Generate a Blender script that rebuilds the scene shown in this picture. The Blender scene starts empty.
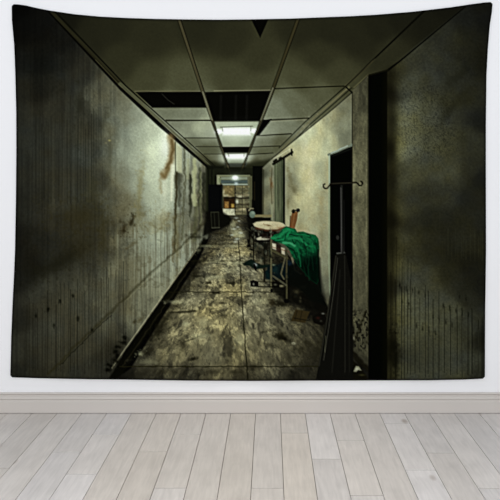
import bpy, math
import numpy as np
# ---------------------------------------------------------------- camera, light, exposure
# One photograph pixel on the wall plane is 1/240 m. The camera looks straight at the wall (lens shift, no tilt).
S = 240.0; HX, HY = 270.0, 169.0; D = 3.0; FL = 720.0          # horizon row, distance to the wall, focal length in pixels
CAMZ = (412-HY)/S
def wx(px): return (px-HX)/S
def wz(py): return CAMZ-(py-HY)/S
sc = bpy.context.scene; col = sc.collection
cd = bpy.data.cameras.new('camera'); cam = bpy.data.objects.new('camera', cd); col.objects.link(cam); sc.camera = cam
cam.location = (0, -D, CAMZ); cam.rotation_euler = (math.pi/2, 0, 0)
cd.sensor_width = 36; cd.lens = 36*FL/500; cd.shift_x = -(HX-250)/500; cd.shift_y = (HY-250)/500
w = bpy.data.worlds.new('daylight'); sc.world = w; w.use_nodes = True
bg = w.node_tree.nodes['Background']; bg.inputs[0].default_value = (.93, .955, 1, 1); bg.inputs[1].default_value = 0.86
def area(name, loc, size, sy, power, color, target):
    l = bpy.data.lights.new(name, 'AREA'); l.shape = 'RECTANGLE'; l.size = size; l.size_y = sy; l.energy = power; l.color = color
    o = bpy.data.objects.new(name, l); col.objects.link(o); o.location = loc
    from mathutils import Vector
    o.rotation_euler = (Vector(target)-Vector(loc)).to_track_quat('-Z', 'Y').to_euler(); return o
area('wall_fill_light', (-.3, -5.4, 1.9), 3.4, 2.0, 86, (1, .99, .97), (0, 0, .7))  # added softbox behind the camera that brightens the wall evenly, not a real window
def spot(name, loc, target, power, angle, blend, color, r=.12):
    l = bpy.data.lights.new(name, 'SPOT'); l.energy = power; l.spot_size = math.radians(angle); l.spot_blend = blend; l.color = color; l.shadow_soft_size = r
    from mathutils import Vector
    o = bpy.data.objects.new(name, l); col.objects.link(o); o.location = loc; o.rotation_euler = (Vector(target)-Vector(loc)).to_track_quat('-Z', 'Y').to_euler(); return o
spot('floor_fill_spot', (-.06, -.75, 2.6), (-.06, -.70, 0), 100, 45, 1.0, (1, .95, .88))  # added unseen spot that lightens the middle of the floor, no real fitting
sc.view_settings.view_transform = 'Standard'; sc.view_settings.look = 'None'; sc.view_settings.exposure = 0.0
sc.view_settings.gamma = 1; sc.view_settings.use_curve_mapping = False
PRINT_GAIN = .99       # linear brightness the lighting gives a white cloth, divided out so the ink has its own colour

# ---------------------------------------------------------------- helpers
def material(name, color=(.8,.8,.8), rough=.8, spec=.2):
    m = bpy.data.materials.new(name); m.use_nodes = True; b = m.node_tree.nodes['Principled BSDF']
    b.inputs['Base Color'].default_value = (*color, 1); b.inputs['Roughness'].default_value = rough
    b.inputs['Specular IOR Level'].default_value = spec; return m, m.node_tree, b
def node(nt, kind, **k):
    n = nt.nodes.new(kind)
    for a, v in k.items(): setattr(n, a, v)
    return n
def mesh(name, verts, faces, mat, parent=None, smooth=False, props=None):
    me = bpy.data.meshes.new(name); me.from_pydata(verts, [], faces); me.update()
    if smooth: me.polygons.foreach_set('use_smooth', [True]*len(me.polygons))
    me.materials.append(mat); o = bpy.data.objects.new(name, me); col.objects.link(o)
    if parent is not None: o.parent = parent
    for k, v in (props or {}).items(): o[k] = v
    return o
def prism_x(profile, x0, x1):                                   # a (y, z) profile swept along x
    n = len(profile); v = [(x0, y, z) for y, z in profile]+[(x1, y, z) for y, z in profile]
    f = [(k, (k+1) % n, n+(k+1) % n, n+k) for k in range(n)]+[tuple(range(n))[::-1], tuple(range(n, 2*n))]
    return v, f
ST = {'kind': 'structure'}
# ---------------------------------------------------------------- wall, skirting, floor
wm, nt, b = material('white_painted_wall', (.83,.835,.85), .75, .15)
tc = node(nt, 'ShaderNodeTexCoord'); nz = node(nt, 'ShaderNodeTexNoise'); nz.inputs['Scale'].default_value = 220; nz.inputs['Detail'].default_value = 3
bp = node(nt, 'ShaderNodeBump'); bp.inputs['Strength'].default_value = .05; bp.inputs['Distance'].default_value = .001
nt.links.new(tc.outputs['Object'], nz.inputs['Vector']); nt.links.new(nz.outputs['Fac'], bp.inputs['Height']); nt.links.new(bp.outputs['Normal'], b.inputs['Normal'])
v, f = prism_x([(0,0),(0,2.6),(.12,2.6),(.12,0)], -2.6, 2.6); mesh('wall_back', v, [t[::-1] for t in f], wm, props=ST)
sm_, nt, b = material('satin_skirting_paint', (.56,.525,.49), .38, .4)
prof = [(0,.0022),(-.0185,.0022),(-.0185,.0515),(-.0175,.0530),(-.0125,.0570),(-.0175,.0600),(-.0160,.0655),(-.0110,.0690),(-.0100,.0735),(-.0165,.0800),(-.0165,.0815),(-.0155,.0830),(0,.0830)]
v, f = prism_x(prof, -2.6, 2.6); mesh('baseboard_back', v, f, sm_, props=ST)
# floor of pale oak boards: the boards run towards the wall, joints staggered
fmn, nt, b = material('pale_oak_boards', (.6,.57,.53), .34, .35)
L = nt.links.new

# floor of pale oak boards running towards the wall: one mesh, every board bevelled, a tone per board
tc = node(nt, 'ShaderNodeTexCoord'); at = node(nt, 'ShaderNodeAttribute', attribute_name='tone')
mp = node(nt, 'ShaderNodeMapping'); mp.inputs['Scale'].default_value = (1, .09, 1)
off = node(nt, 'ShaderNodeVectorMath', operation='MULTIPLY_ADD'); off.inputs[1].default_value = (37, 53, 11)
L(at.outputs['Color'], off.inputs[0]); L(tc.outputs['Object'], off.inputs[2]); L(off.outputs[0], mp.inputs['Vector'])
gr = node(nt, 'ShaderNodeTexNoise'); gr.inputs['Scale'].default_value = 95; gr.inputs['Detail'].default_value = 5; gr.inputs['Distortion'].default_value = .6; L(mp.outputs[0], gr.inputs['Vector'])
cl = node(nt, 'ShaderNodeTexNoise'); cl.inputs['Scale'].default_value = 9; cl.inputs['Detail'].default_value = 3; L(off.outputs[0], cl.inputs['Vector'])
mp2 = node(nt, 'ShaderNodeMapping'); mp2.inputs['Scale'].default_value = (1, .45, 1); L(off.outputs[0], mp2.inputs['Vector'])
vo = node(nt, 'ShaderNodeTexVoronoi'); vo.inputs['Scale'].default_value = 6.5; L(mp2.outputs[0], vo.inputs['Vector'])
kn = node(nt, 'ShaderNodeMapRange'); kn.inputs['From Min'].default_value = .035; kn.inputs['From Max'].default_value = .10; kn.inputs['To Min'].default_value = .8; kn.inputs['To Max'].default_value = 0; L(vo.outputs['Distance'], kn.inputs['Value'])
se = node(nt, 'ShaderNodeSeparateColor'); L(at.outputs['Color'], se.inputs[0])
base = node(nt, 'ShaderNodeMix', data_type='RGBA'); base.inputs['A'].default_value = (.545,.50,.445,1); base.inputs['B'].default_value = (.62,.595,.58,1); L(se.outputs[0], base.inputs['Factor'])
def mul(a, fac_src, lo, hi, fmin=.3, fmax=.7):
    r = node(nt, 'ShaderNodeMapRange'); r.inputs['From Min'].default_value = fmin; r.inputs['From Max'].default_value = fmax; r.inputs['To Min'].default_value = lo; r.inputs['To Max'].default_value = hi
    L(fac_src, r.inputs['Value']); n = node(nt, 'ShaderNodeVectorMath', operation='SCALE'); L(a, n.inputs[0]); L(r.outputs[0], n.inputs['Scale']); return n.outputs[0]
c1 = mul(base.outputs['Result'], gr.outputs['Fac'], .90, 1.06); c2 = mul(c1, cl.outputs['Fac'], .95, 1.05); c3 = mul(c2, se.outputs[1], .94, 1.06, 0, 1)
km = node(nt, 'ShaderNodeMix', data_type='RGBA'); km.inputs['B'].default_value = (.30,.25,.21,1); L(c3, km.inputs['A']); L(kn.outputs[0], km.inputs['Factor']); L(km.outputs['Result'], b.inputs['Base Color'])
bp = node(nt, 'ShaderNodeBump'); bp.inputs['Strength'].default_value = .12; bp.inputs['Distance'].default_value = .0008; L(gr.outputs['Fac'], bp.inputs['Height']); L(bp.outputs['Normal'], b.inputs['Normal'])
PW = 24.68/S; X0 = wx(231.0)
rows = {-6: [452], -5: [434.5, 474], -3: [451.5], -2: [434.5, 488], 1: [488], 2: [433], 3: [459], 4: [440.5, 495.5], 6: [423.5, 470], 7: [453], 8: [488.5]}
warm = {-6: .75, -5: .95, -4: .3, -3: .2, -2: .35, -1: .3, 0: .15, 1: .35, 2: .25, 3: .8, 4: .5, 5: .45, 6: .85, 7: .7, 8: .6, 9: .7}
rng = np.random.RandomState(11); V = []; F = []; TN = []
def board(x0, x1, y0, y1, t):
    g, e, z = .0008, .0004, .0008; x0 += g; x1 -= g; y0 += .0022; y1 -= .0022; n = len(V)
    V.extend([(x0,y0,-.006),(x1,y0,-.006),(x1,y1,-.006),(x0,y1,-.006),(x0,y0,-z),(x1,y0,-z),(x1,y1,-z),(x0,y1,-z),(x0+e,y0+e,0),(x1-e,y0+e,0),(x1-e,y1-e,0),(x0+e,y1-e,0)])
    for a in (0, 4): F.extend([(n+a+k, n+a+(k+1) % 4, n+a+4+(k+1) % 4, n+a+4+k) for k in range(4)])
    F.append((n+8, n+9, n+10, n+11)); TN.extend([t]*9)
def depth(py): return D*(412-HY)/(py-HY)-D      # negative: in front of the wall
for i in range(-22, 22):
    js = [depth(r) for r in rows.get(i, [])]
    if not js: js = [-rng.uniform(1.0, 1.5)] if -8 < i < 12 else [-rng.uniform(.25, 1.3)]
    cuts = [0.0]+sorted(js, reverse=True)
    while cuts[-1] > -2.9: cuts.append(cuts[-1]-rng.uniform(.75, 1.25))
    cuts[-1] = -2.95
    for k in range(len(cuts)-1):
        if cuts[k]-cuts[k+1] < .01: continue
        t = warm.get(i, rng.uniform(.2, .9)); t = min(1, max(0, t+(rng.uniform(-.3, .3) if k else 0)))
        board(X0+i*PW, X0+(i+1)*PW, cuts[k+1], cuts[k], (t, rng.rand(), rng.rand(), 1))
fl = mesh('floor', V, F, fmn, props=ST)
a_ = fl.data.color_attributes.new('tone', 'FLOAT_COLOR', 'CORNER'); a_.data.foreach_set('color', np.repeat(np.array(TN), 4, 0).ravel().astype(np.float32))
scm, _, _ = material('dark_subfloor', (.09,.075,.06), .9, .1)
xa, xb = X0-22*PW, X0+22*PW
mesh('floor_underlay', [(xa,-2.95,-.006),(xb,-2.95,-.006),(xb,0,-.006),(xa,0,-.006),(xa,-2.95,-.03),(xb,-2.95,-.03),(xb,0,-.03),(xa,0,-.03)], [(0,1,2,3),(7,6,5,4),(0,4,5,1),(1,5,6,2),(2,6,7,3),(3,7,4,0)], scm, props=ST)
# ---------------------------------------------------------------- the cloth outline (photograph frame, 500 x 500) and its print
TOP = [(12,4.2),(18,4.4),(26,5.5),(37,8.1),(50,10.6),(75,14.3),(100,16.6),(125,17.9),(156,18.9),(187,19.4),(220,19.7),(250,19.4),(290,18.6),(325,17.2),(350,16.2),(375,14.8),(412,11.8),(450,7.4),(470,4.4),(484,2.5),(492,2.0)]
BOT = [(10,377.3),(40,378.3),(90,379.3),(125,379.6),(187,380.6),(250,381),(312,380.6),(375,380.4),(430,380.3),(465,379.6),(486,378.5)]
LEF = [(3,11.7),(20,11.9),(30,12.8),(45,14.2),(75,15.3),(112,16.2),(150,16.3),(200,15.9),(250,15.0),(275,14),(300,12.7),(337,11.2),(380,10.2)]
RIG = [(3,492.6),(12,491.9),(25,489.8),(50,487.8),(75,486.5),(125,485.9),(190,485.9),(250,486.1),(312,485.2),(380,484.9)]
def curve(tab, a):
    t = np.array(tab, float); return np.interp(a, t[:,0], t[:,1])
NU, NV = 632, 500
uu, vv = np.meshgrid(np.linspace(0,1,NU), np.linspace(0,1,NV))
X = 12 + 476*uu; Y = 10 + 370*vv
for _ in range(4):
    yy = curve(TOP, X)*(1-vv) + curve(BOT, X)*vv
    xx = curve(LEF, Y)*(1-uu) + curve(RIG, Y)*uu
    X, Y = xx, yy
# softly rounded corners
for (su, sv) in ((0,0),(1,0),(0,1),(1,1)):
    du = np.abs(uu-su)*476; dv = np.abs(vv-sv)*370; r = 2.4
    m = (du < r) & (dv < r)
    a = np.maximum(r-du, 0)/r; b = np.maximum(r-dv, 0)/r
    k = 0.30*a*a*b*b*r*1.6
    X = X + np.where(m, k*(1 if su == 0 else -1), 0); Y = Y + np.where(m, k*(1 if sv == 0 else -1), 0)

def h2(i, j, s):
    n = (i.astype(np.int64)*374761393 + j.astype(np.int64)*668265263 + s*2147483647) & 0xffffffff
    n = ((n ^ (n >> 13))*1274126177) & 0xffffffff
    n = ((n ^ (n >> 15))*2246822519) & 0xffffffff
    return ((n ^ (n >> 16)) & 0xffffff)/float(0xffffff)
def vnoise(x, y, s=0):
    i = np.floor(x); j = np.floor(y); f = x-i; g = y-j
    f = f*f*(3-2*f); g = g*g*(3-2*g)
    a = h2(i,j,s); b = h2(i+1,j,s); c = h2(i,j+1,s); d = h2(i+1,j+1,s)
    return (a*(1-f)+b*f)*(1-g) + (c*(1-f)+d*f)*g
def fbm(x, y, s=0, o=4, gain=.55):
    t = 0; w = 1; tot = 0
    for k in range(o):
        t = t + w*vnoise(x*2**k+17.3*k, y*2**k+9.1*k, s+k); tot += w; w *= gain
    return (t/tot-.5)*2*1.5            # about -1 .. 1
def sm(a, b, x):
    t = np.clip((x-a)/(b-a), 0, 1); return t*t*(3-2*t)

C = np.zeros(X.shape+(3,)); LAB = np.zeros(X.shape, int); NAMES = []
def lab(name):
    if name not in NAMES: NAMES.append(name)
    return NAMES.index(name)
def box(x0, x1, y0, y1, pad=3):
    # grid rows and columns that can hold this rectangle
    j0 = int(np.clip((x0-pad-18)/478*NU, 0, NU-2)); j1 = int(np.clip((x1+pad-8)/470*NU+2, 2, NU))
    i0 = int(np.clip((y0-pad-20)/360*NV-6, 0, NV-2)); i1 = int(np.clip((y1+pad-2)/362*NV+8, 2, NV))
    return slice(i0, i1), slice(j0, j1)
def put(sl, a, col, name=None, thr=.5):
    a = a[..., None]; C[sl] = C[sl]*(1-a) + np.asarray(col, float)*a
    if name is not None: LAB[sl] = np.where(a[..., 0] > thr, lab(name), LAB[sl])
def segd(x, y, p, q):
    px, py = p; dx, dy = q[0]-px, q[1]-py; L = dx*dx+dy*dy+1e-9
    t = np.clip(((x-px)*dx+(y-py)*dy)/L, 0, 1)
    return np.hypot(x-px-t*dx, y-py-t*dy), t
def cover(pts, soft=.6, warp=0, seed=3):
    xs = [p[0] for p in pts]; ys = [p[1] for p in pts]
    sl = box(min(xs), max(xs), min(ys), max(ys), 3+soft*3+abs(warp)*2)
    x = X[sl]; y = Y[sl]
    if warp:
        x = x + warp*fbm(x/5, y/5, seed, 3); y = y + warp*fbm(x/5+40, y/5, seed+9, 3)
    d = np.full(x.shape, 1e9); ins = np.zeros(x.shape, bool); n = len(pts)
    for k in range(n):
        p, q = pts[k], pts[(k+1) % n]
        d = np.minimum(d, segd(x, y, p, q)[0])
        if p[1] != q[1]:
            c = (p[1] > y) != (q[1] > y)
            ins ^= c & (x < (q[0]-p[0])*(y-p[1])/(q[1]-p[1])+p[0])
    s = np.where(ins, d, -d)
    return sl, sm(-soft, soft, s), x, y
def poly(pts, col, soft=.6, al=1, name=None, warp=0, seed=3):
    sl, a, x, y = cover(pts, soft, warp, seed); put(sl, a*al, col, name, .5*al)
def rect(x0, y0, x1, y1, col, **k): poly([(x0,y0),(x1,y0),(x1,y1),(x0,y1)], col, **k)
def line(pts, w, col, al=1, soft=.5, name=None, w1=None, warp=0, seed=5):
    xs = [p[0] for p in pts]; ys = [p[1] for p in pts]; w1 = w if w1 is None else w1
    sl = box(min(xs), max(xs), min(ys), max(ys), 3+w+w1+soft*2+warp*2); x = X[sl]; y = Y[sl]
    if warp: x = x + warp*fbm(x/4, y/4, seed, 2); y = y + warp*fbm(x/4+30, y/4, seed+4, 2)
    best = np.zeros(x.shape); n = len(pts)-1
    for k in range(n):
        d, t = segd(x, y, pts[k], pts[k+1]); ww = (w+(w1-w)*(k+t)/n)/2
        best = np.maximum(best, np.minimum(1, ww*2/.7)*sm(soft, -soft, d-np.maximum(ww, .35)))
    put(sl, best*al, col, name, .5*al)
def blob(cx, cy, rx, ry, col, al=1, ang=0, p=2, name=None, nz=0, seed=1):
    R = max(rx, ry)*2.4; sl = box(cx-R, cx+R, cy-R, cy+R); x = X[sl]-cx; y = Y[sl]-cy
    ca, sa = math.cos(ang), math.sin(ang); u = (x*ca+y*sa)/rx; v = (-x*sa+y*ca)/ry
    r = (u*u+v*v)
    if nz: r = r*(1+nz*fbm(X[sl]/3, Y[sl]/3, seed, 3)).clip(.15, 4)
    put(sl, np.exp(-r**(p/2))*al, col, name, .4*al)
def disc(cx, cy, rx, ry, col, name=None, ang=0, soft=.5, al=1):
    pts = [(cx+rx*math.cos(t)*math.cos(ang)-ry*math.sin(t)*math.sin(ang), cy+rx*math.cos(t)*math.sin(ang)+ry*math.sin(t)*math.cos(ang)) for t in [k*math.pi/9 for k in range(18)]]
    poly(pts, col, soft=soft, name=name, al=al)
def scatter(pts, sig=16, x=None, y=None):
    x = X if x is None else x; y = Y if y is None else y
    num = 0; den = 0
    for p in pts:
        d = (x-p[0])**2+(y-p[1])**2; w = 1/(d+sig*sig)**2.2; num = num + w*p[2]; den = den + w
    return num/den
def mask(pts, soft=.6):
    m = np.zeros(X.shape); sl, a, _, _ = cover(pts, soft); m[sl] = a; return m
def lay(m, col, name):
    global C
    C = C*(1-m[..., None]) + col*m[..., None]; LAB[m > .5] = lab(name)
def tint(L, r, g, b): return np.stack([L*r, L*g, L*b], -1)

VX, VY = 235., 187.
K = (3, 4, 2)                                   # deepest shade of the ink
# ------------------------------------------------------------ printed ceiling
ceil_m = mask([(40,0),(50,12),(125,88),(161,124),(207,166),(214,176),(262,176),(272,158),(330,111),(352,92),(368,75),(387,70),(470,3),(470,-5),(40,-5)])
Lc = scatter([(60,20,20),(90,40,32),(110,30,34),(120,60,44),(150,40,40),(150,80,62),(185,85,72),(200,30,36),(230,40,40),(230,80,62),(260,60,50),(265,84,66),
    (300,30,36),(330,30,34),(320,55,46),(300,80,66),(340,75,58),(360,40,34),(380,30,30),(400,20,26),(440,8,20),(390,50,40),(430,20,24),
    (170,113,112),(192,114,120),(178,121,120),(200,128,165),(185,132,135),(205,136,140),(195,142,112),(205,150,92),(212,156,95),(205,160,60),(210,168,35),(290,100,98),(275,108,118),(300,110,92),(320,97,80),
    (272,128,128),(285,124,120),(265,142,108),(280,142,85),(255,146,120),(262,155,95),(255,163,50),(250,170,35),(225,124,165),(248,124,165),(235,142,170),(236,150,90),(225,157,150),(248,157,150),(235,168,35)], 5)
Lc = Lc*(1+.025*fbm(X/14, Y/9, 21, 4)) * (1+.03*fbm(X/1.6, Y/1.6, 22, 2))
tc = sm(40, 130, Lc)[..., None]
lay(ceil_m, tint(Lc, 1, 1, .68)*(1-tc)+tint(Lc, .96, 1.0, .84)*tc, 'printed_ceiling')
def cy_(k): return VY-1/(.01042+.005*k)        # rows of ceiling tiles
def lb(y): return 179+(y-20)*.330 if y < 100 else 205.4+.338*(y-100)      # left and right bars
def rb(y): return 297.5-(y-20)*.357 if y < 100 else 269-.392*(y-100)
def lm(y): return 54+(y-17)*.95 if y < 88 else (121.5+(y-88)*1.125 if y < 124 else 162+(y-124)*1.11)
def rm(y): return 420-(y-15)*1.045 if y < 86 else (346-(y-86)*1.13 if y < 122 else 305-(y-122)*1.0)
def crossl(y, x0, x1, w=1, y1=None, al=.9): line([(x0,y),(x1,y if y1 is None else y1)], w, (22,21,12), al)
# missing tiles
tn = 'missing_tile'
poly([(135,91.5),(202,91.5),(206.5,107.5),(152,107.5)], (6,6,4), name=tn, soft=.5)
poly([(205,92),(270.5,90.5),(261.5,121.3),(212.5,121.3)], (6,6,4), name=tn, soft=.5)
line([(162,94),(168,100),(174,104)], .8, (60,60,50), .45)
for xx_ in (221,236,247): line([(xx_,96),(xx_-.5,119)], 2, (30,30,26), .35, soft=1.5)
poly([(250.5,18),(269,18),(260.2,38)], (6,6,4), name=tn)
poly([(263,120),(271.8,119),(259.5,135),(255.5,136)], (6,6,4), name=tn)
poly([(222,147),(251,146.8),(248.5,153),(224,153)], (8,8,5), name=tn)
line([(135,91.3),(202,91.3)], .9, (120,118,88), .55)
line([(214,90.8),(271,90.3)], .9, (150,148,115), .6)
# rows
crossl(107.8,152,206,.8,al=.5); crossl(120.4,166,211,1.6); crossl(138,184,217,1,al=.8); crossl(146.6,196,220,1,al=.7); crossl(154,204,223,.9,al=.6)
crossl(88.8,272,344,1.3,86); crossl(120,270,309,1.4,118.2); crossl(135.8,256,291,1.3,133.8); crossl(147,252,280,1,146); crossl(154.5,249,273,1,153); crossl(121.6,212,263,1,al=.6)
line([(271,121.4),(308,119.4)], .8, (150,150,120), .4)
poly([(196,146.8),(220,146.8),(222,153.8),(204,153.8)], (75,78,58), al=.5)
poly([(180,138.3),(217,138.3),(219,146.3),(190,146.3)], (70,72,50), al=.3)
poly([(252,147),(281,146),(276,153),(250,154.3)], (70,72,50), al=.35)
# the far, dark end of the ceiling
poly([(206,160),(222,163),(250,163),(274,158),(266,176),(212,176)], (26,28,17), soft=2.5, al=.75)
poly([(224,163),(248,163),(245,167),(227,167)], (50,54,46), al=.8); poly([(226,168),(246,168),(244,171),(228,171)], (10,11,8)); poly([(228,172),(244,172),(243,175),(229,175)], (45,50,40), al=.6)
# hanging bars
def bar(f, ys, c, w):
    p = [(f(y), y) for y in ys]
    line([(x+w*.55, y) for x, y in p], 1.1*w/3+.5, (15,14,8), .9, w1=.5)
    line(p, w, c, .95, w1=.9, name='ceiling_bar')
    line([(x-w*.55, y) for x, y in p], .9, (20,19,10), .75, w1=.4)
bar(lb, (15,50,91,100,121,147,165,180), (64,61,43), 2.8)
bar(rb, (15,50,88,100,121,147,165,178), (50,47,30), 2.8)
line([(lb(y),y) for y in (92,121,150)], 1.1, (120,122,100), .7, w1=.7)
line([(rb(y)-.3,y) for y in (88,121,150)], 1.2, (112,114,92), .8, w1=.7)
line([(lm(y)+6.5,y) for y in (6,14,86,104,124,150,166)], 1.8, (12,12,7), .9, w1=.7)
line([(lm(y)+2.4,y) for y in (6,14,86)], 3.2, (36,35,22), .8, w1=3.6); line([(lm(y)+2.4,y) for y in (84,104,124,150,166)], 3.6, (78,80,60), .8, w1=.8)
line([(lm(y)-1.6,y) for y in (6,14,86,104,124,150,166)], 3.0, (8,8,4), .95, w1=1.6)
line([(lm(y)+.9,y) for y in (60,86,104,124,150)], .7, (96,93,66), .4, w1=.8)
line([(rm(y),y) for y in (10,40,60,86)], 2.2, (10,10,6), .95, w1=1.2)
line([(rm(y),y) for y in (86,104,122,148)], 1.3, (18,18,10), .95, w1=.8)
line([(rm(y)+3,y+1) for y in (86,104,122,148)], 1.6, (112,108,78), .6, w1=.8)
line([(rm(y)+5.5,y+2) for y in (86,104,122,146)], 1.2, (22,22,12), .9, w1=.8)
# lights
def lamp(cx, cy, w, h, nm='ceiling_light'):
    blob(cx, cy+.5, w*.60, h*1.05, (206,216,196), .85, p=2)
    rect(cx-w*.33, cy-h*.62, cx+w*.33, cy+h*.40, (246,251,243), name=nm, soft=1.9)
    disc(cx-w*.42, cy-h*.1, w*.10, h*.36, (244,249,240), name=nm, soft=1.5); disc(cx+w*.42, cy-h*.2, w*.10, h*.36, (244,249,240), name=nm, soft=1.5)
    line([(cx-w*.38, cy-h*.72),(cx+w*.38, cy-h*.85)], .9, (70,72,58), .75, name=nm)
    line([(cx-w*.34, cy-h*.75),(cx-w*.33, cy-h*.2)], .9, (90,92,78), .5); line([(cx+w*.34, cy-h*.8),(cx+w*.34, cy-h*.2)], .9, (90,92,78), .5)
poly([(213,122),(262,121.5),(252,146.5),(222,146.5)], (160,172,146), soft=1.2, al=.5)
lamp(236.5, 132.3, 42, 7.2)
poly([(224,153.6),(249,153.2),(246,163),(227,163)], (150,164,140), soft=1, al=.5)
lamp(236.3, 157, 23, 4.6)
poly([(222,147),(251,146.8),(248.5,152.4),(224,152.6)], (8,8,5), name=tn)
poly([(263,120),(271.8,119),(259.5,135),(255.5,136)], (6,6,4), name=tn)
bar(lb, (121,147,165), (58,56,40), 1.5); bar(rb, (121,147,165), (58,56,40), 1.5)
# ------------------------------------------------------------ printed left wall
wl = mask([(0,-5),(44,8),(120,90),(158,126),(206,167),(212,174),(214,232),(194,252),(125,352),(104,390),(0,390)], .8)
Ll = scatter([(14,10,5),(20,30,8),(40,30,10),(30,60,15),(45,60,15),(65,60,22),(60,45,14),(20,90,24),(40,90,20),(60,85,30),(80,75,34),(20,120,30),(35,120,36),(40,150,38),(20,160,30),(20,200,26),(35,200,32),(20,240,18),(40,240,24),
    (20,280,18),(30,265,20),(20,320,22),(20,350,30),(20,374,20),(40,300,34),(40,340,36),(30,374,26),(60,374,34),(90,374,30),(58,110,40),(60,140,47),(60,170,46),(60,200,50),(60,225,38),(65,250,32),(55,285,44),(70,300,52),(60,330,48),(60,355,40),(80,110,46),(95,95,72),(102,100,86),(90,125,52),
    (95,150,56),(80,180,50),(100,180,56),(90,210,48),(90,235,44),(85,265,50),(95,290,60),(90,320,52),(90,345,44),(100,360,28),(112,100,92),(122,108,112),(115,130,104),(120,150,128),(108,150,84),(120,175,116),(112,200,80),(125,205,100),(108,230,62),(122,240,100),(108,255,62),(118,265,96),
    (112,285,80),(122,300,84),(112,320,70),(120,335,60),(112,350,34),(135,115,135),(140,135,150),(136,160,150),(140,185,140),(138,210,112),(142,235,122),(137,260,112),(142,280,108),(135,300,98),(132,320,92),(152,130,165),(155,150,190),(152,175,178),(153,205,150),(155,235,135),
    (152,262,120),(150,285,112),(145,305,100),(166,140,195),(168,160,185),(163,185,165),(166,210,160),(168,235,138),(166,260,120),(180,150,135),(187,156,120),(176,215,110),(178,245,115),(184,240,108),(194,170,120),(196,190,110),(193,215,95),(190,240,95),(202,175,70),(203,200,60),(200,225,62),(209,185,30),(209,215,25)], 7)
u1 = 1/np.maximum(VX-X, 12); hL = (Y-VY)*u1
Ll = Ll*(1+.06*fbm(X/16+hL*1.3, Y/22, 31, 5))*(1+.04*sm(130,90,X)*fbm(X/3.1, Y/9, 35, 3))*(1+(.03+.04*sm(130,90,X))*fbm(X/1.5, Y/1.8, 33, 2))
drip = fbm(X/1.7, Y/90, 41, 2); Ll = Ll*(1+.14*sm(120,165,X))*(1+.35*sm(60,15,Ll))*(1-.10*sm(.1,.6,drip)*sm(135,100,X))*(1+.05*sm(.1,.6,-drip)*sm(135,100,X))
sk = fbm(X/1.9, Y/46, 171, 3); Ll = Ll*(1+.17*sk*sm(205,235,Y)*sm(95,115,X))*(1+.18*sm(262,290,Y)*sm(120,95,X))
Ll = Ll*(1+.20*fbm(X/2.6, Y/26, 172, 3)*sm(172,178,X))*(1-.12*sm(.2,.7,fbm(X/6, Y/5, 173, 4))*sm(105,125,X)*sm(190,215,Y))
hue = (fbm(X/26, Y/22, 51, 3)*.5+.5+.3*sm(150,230,Y)*sm(130,60,np.abs(X-80)*2)).clip(0,1)[..., None]
hue = hue*(1-.85*sm(90,150,Ll)[..., None])
hue = np.maximum(hue, (.55*sm(250,300,Y))[..., None])
lay(wl, tint(Ll, .98, 1.03, .90)*(1-hue)+tint(Ll, 1.0, .98, .76)*hue, 'printed_plaster_wall')
def drips(n, xa, xb, top, bot, col, al, w=.6, seed=0, slack=18):
    r = np.random.RandomState(seed)
    for k in range(n):
        x_ = xa+(xb-xa)*(k+r.uniform(.1,.9))/n; y0 = top(x_)+r.uniform(-slack, slack); y1 = min(bot(x_), y0+r.uniform(25, 110))
        if y1-y0 < 6: continue
        a_ = al*r.uniform(.4, 1)
        line([(x_, y0),(x_+r.uniform(-.4,.4), (y0+y1)/2),(x_+r.uniform(-.3,.3), y1)], w*r.uniform(.7,1.4), col, a_, soft=.45)
flo = lambda x_: 352+(125-x_)*1.5
def combs(xa, xb, step, top, bot, col, al, seed, slack=10):
    r = np.random.RandomState(seed); x_ = xa
    while x_ < xb:
        y0 = top(x_)+r.uniform(-slack, slack); y1 = bot(x_)-r.uniform(0, 8)
        if y1 > y0+8: line([(x_, y0),(x_+r.uniform(-.2,.2), (y0+y1)/2),(x_, y1)], .8, col, al*r.uniform(.45,1), soft=.4)
        x_ += step*r.uniform(.5, 1.5)
combs(27, 126, 3.6, lambda x_: 306-(x_-30)*.42, lambda x_: min(377, flo(x_)-5), (14,14,9), .45, 1)
combs(36, 100, 3.4, lambda x_: 118, lambda x_: 205, (18,19,12), .38, 2, 24)
combs(104, 172, 4.5, lambda x_: 225, lambda x_: flo(x_)-8, (66,64,44), .22, 3, 34)
combs(44, 110, 7, lambda x_: 285, lambda x_: 370, (84,87,74), .22, 4, 20)
# stains on that wall
def wob(x, y, rx, ry, c, a, ang=0, s=1): blob(x, y, rx, ry, c, a, ang, nz=.9, seed=s)
wob(58,205,9,4,(70,70,58),.2,-.5,3); wob(85,215,22,14,(42,38,18),.45,0,2); wob(85,245,18,16,(40,36,18),.35,0,8); wob(60,262,26,9,(22,21,10),.38,-.45,4); wob(27,262,12,22,(14,13,7),.25,0,9)
wob(52,268,30,6,(16,15,8),.3,-.55,5); wob(92,190,7,14,(60,58,36),.35,0,6); wob(40,60,10,26,(8,8,4),.25,-.5,7); wob(105,118,3,14,(45,44,30),.35,.2,3); wob(80,104,4,16,(20,20,12),.4,.1,4)
wob(110,150,3,26,(62,60,40),.3,0,5); wob(103,235,4,20,(50,46,24),.4,0,6)
wob(131,223,3.2,5,(28,24,12),.75,.3,2); wob(124,228,2.4,5,(36,30,15),.7,.2,3); wob(133,219,1.6,3,(30,26,12),.7,.5,4); wob(133,244,6,2,(72,66,42),.4,-.6,2); wob(128,248,4,1.5,(66,60,40),.35,-.6,3)
wob(140,188,3,22,(120,112,70),.45,.1,4); wob(140,215,4,8,(96,88,54),.4,0,5)
blob(165,147,5,13,(232,238,222),.75); blob(160,165,7,14,(205,214,190),.4); blob(164.5,188,3.2,14,(205,210,184),.6); blob(152,185,6,22,(178,186,160),.35)
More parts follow.
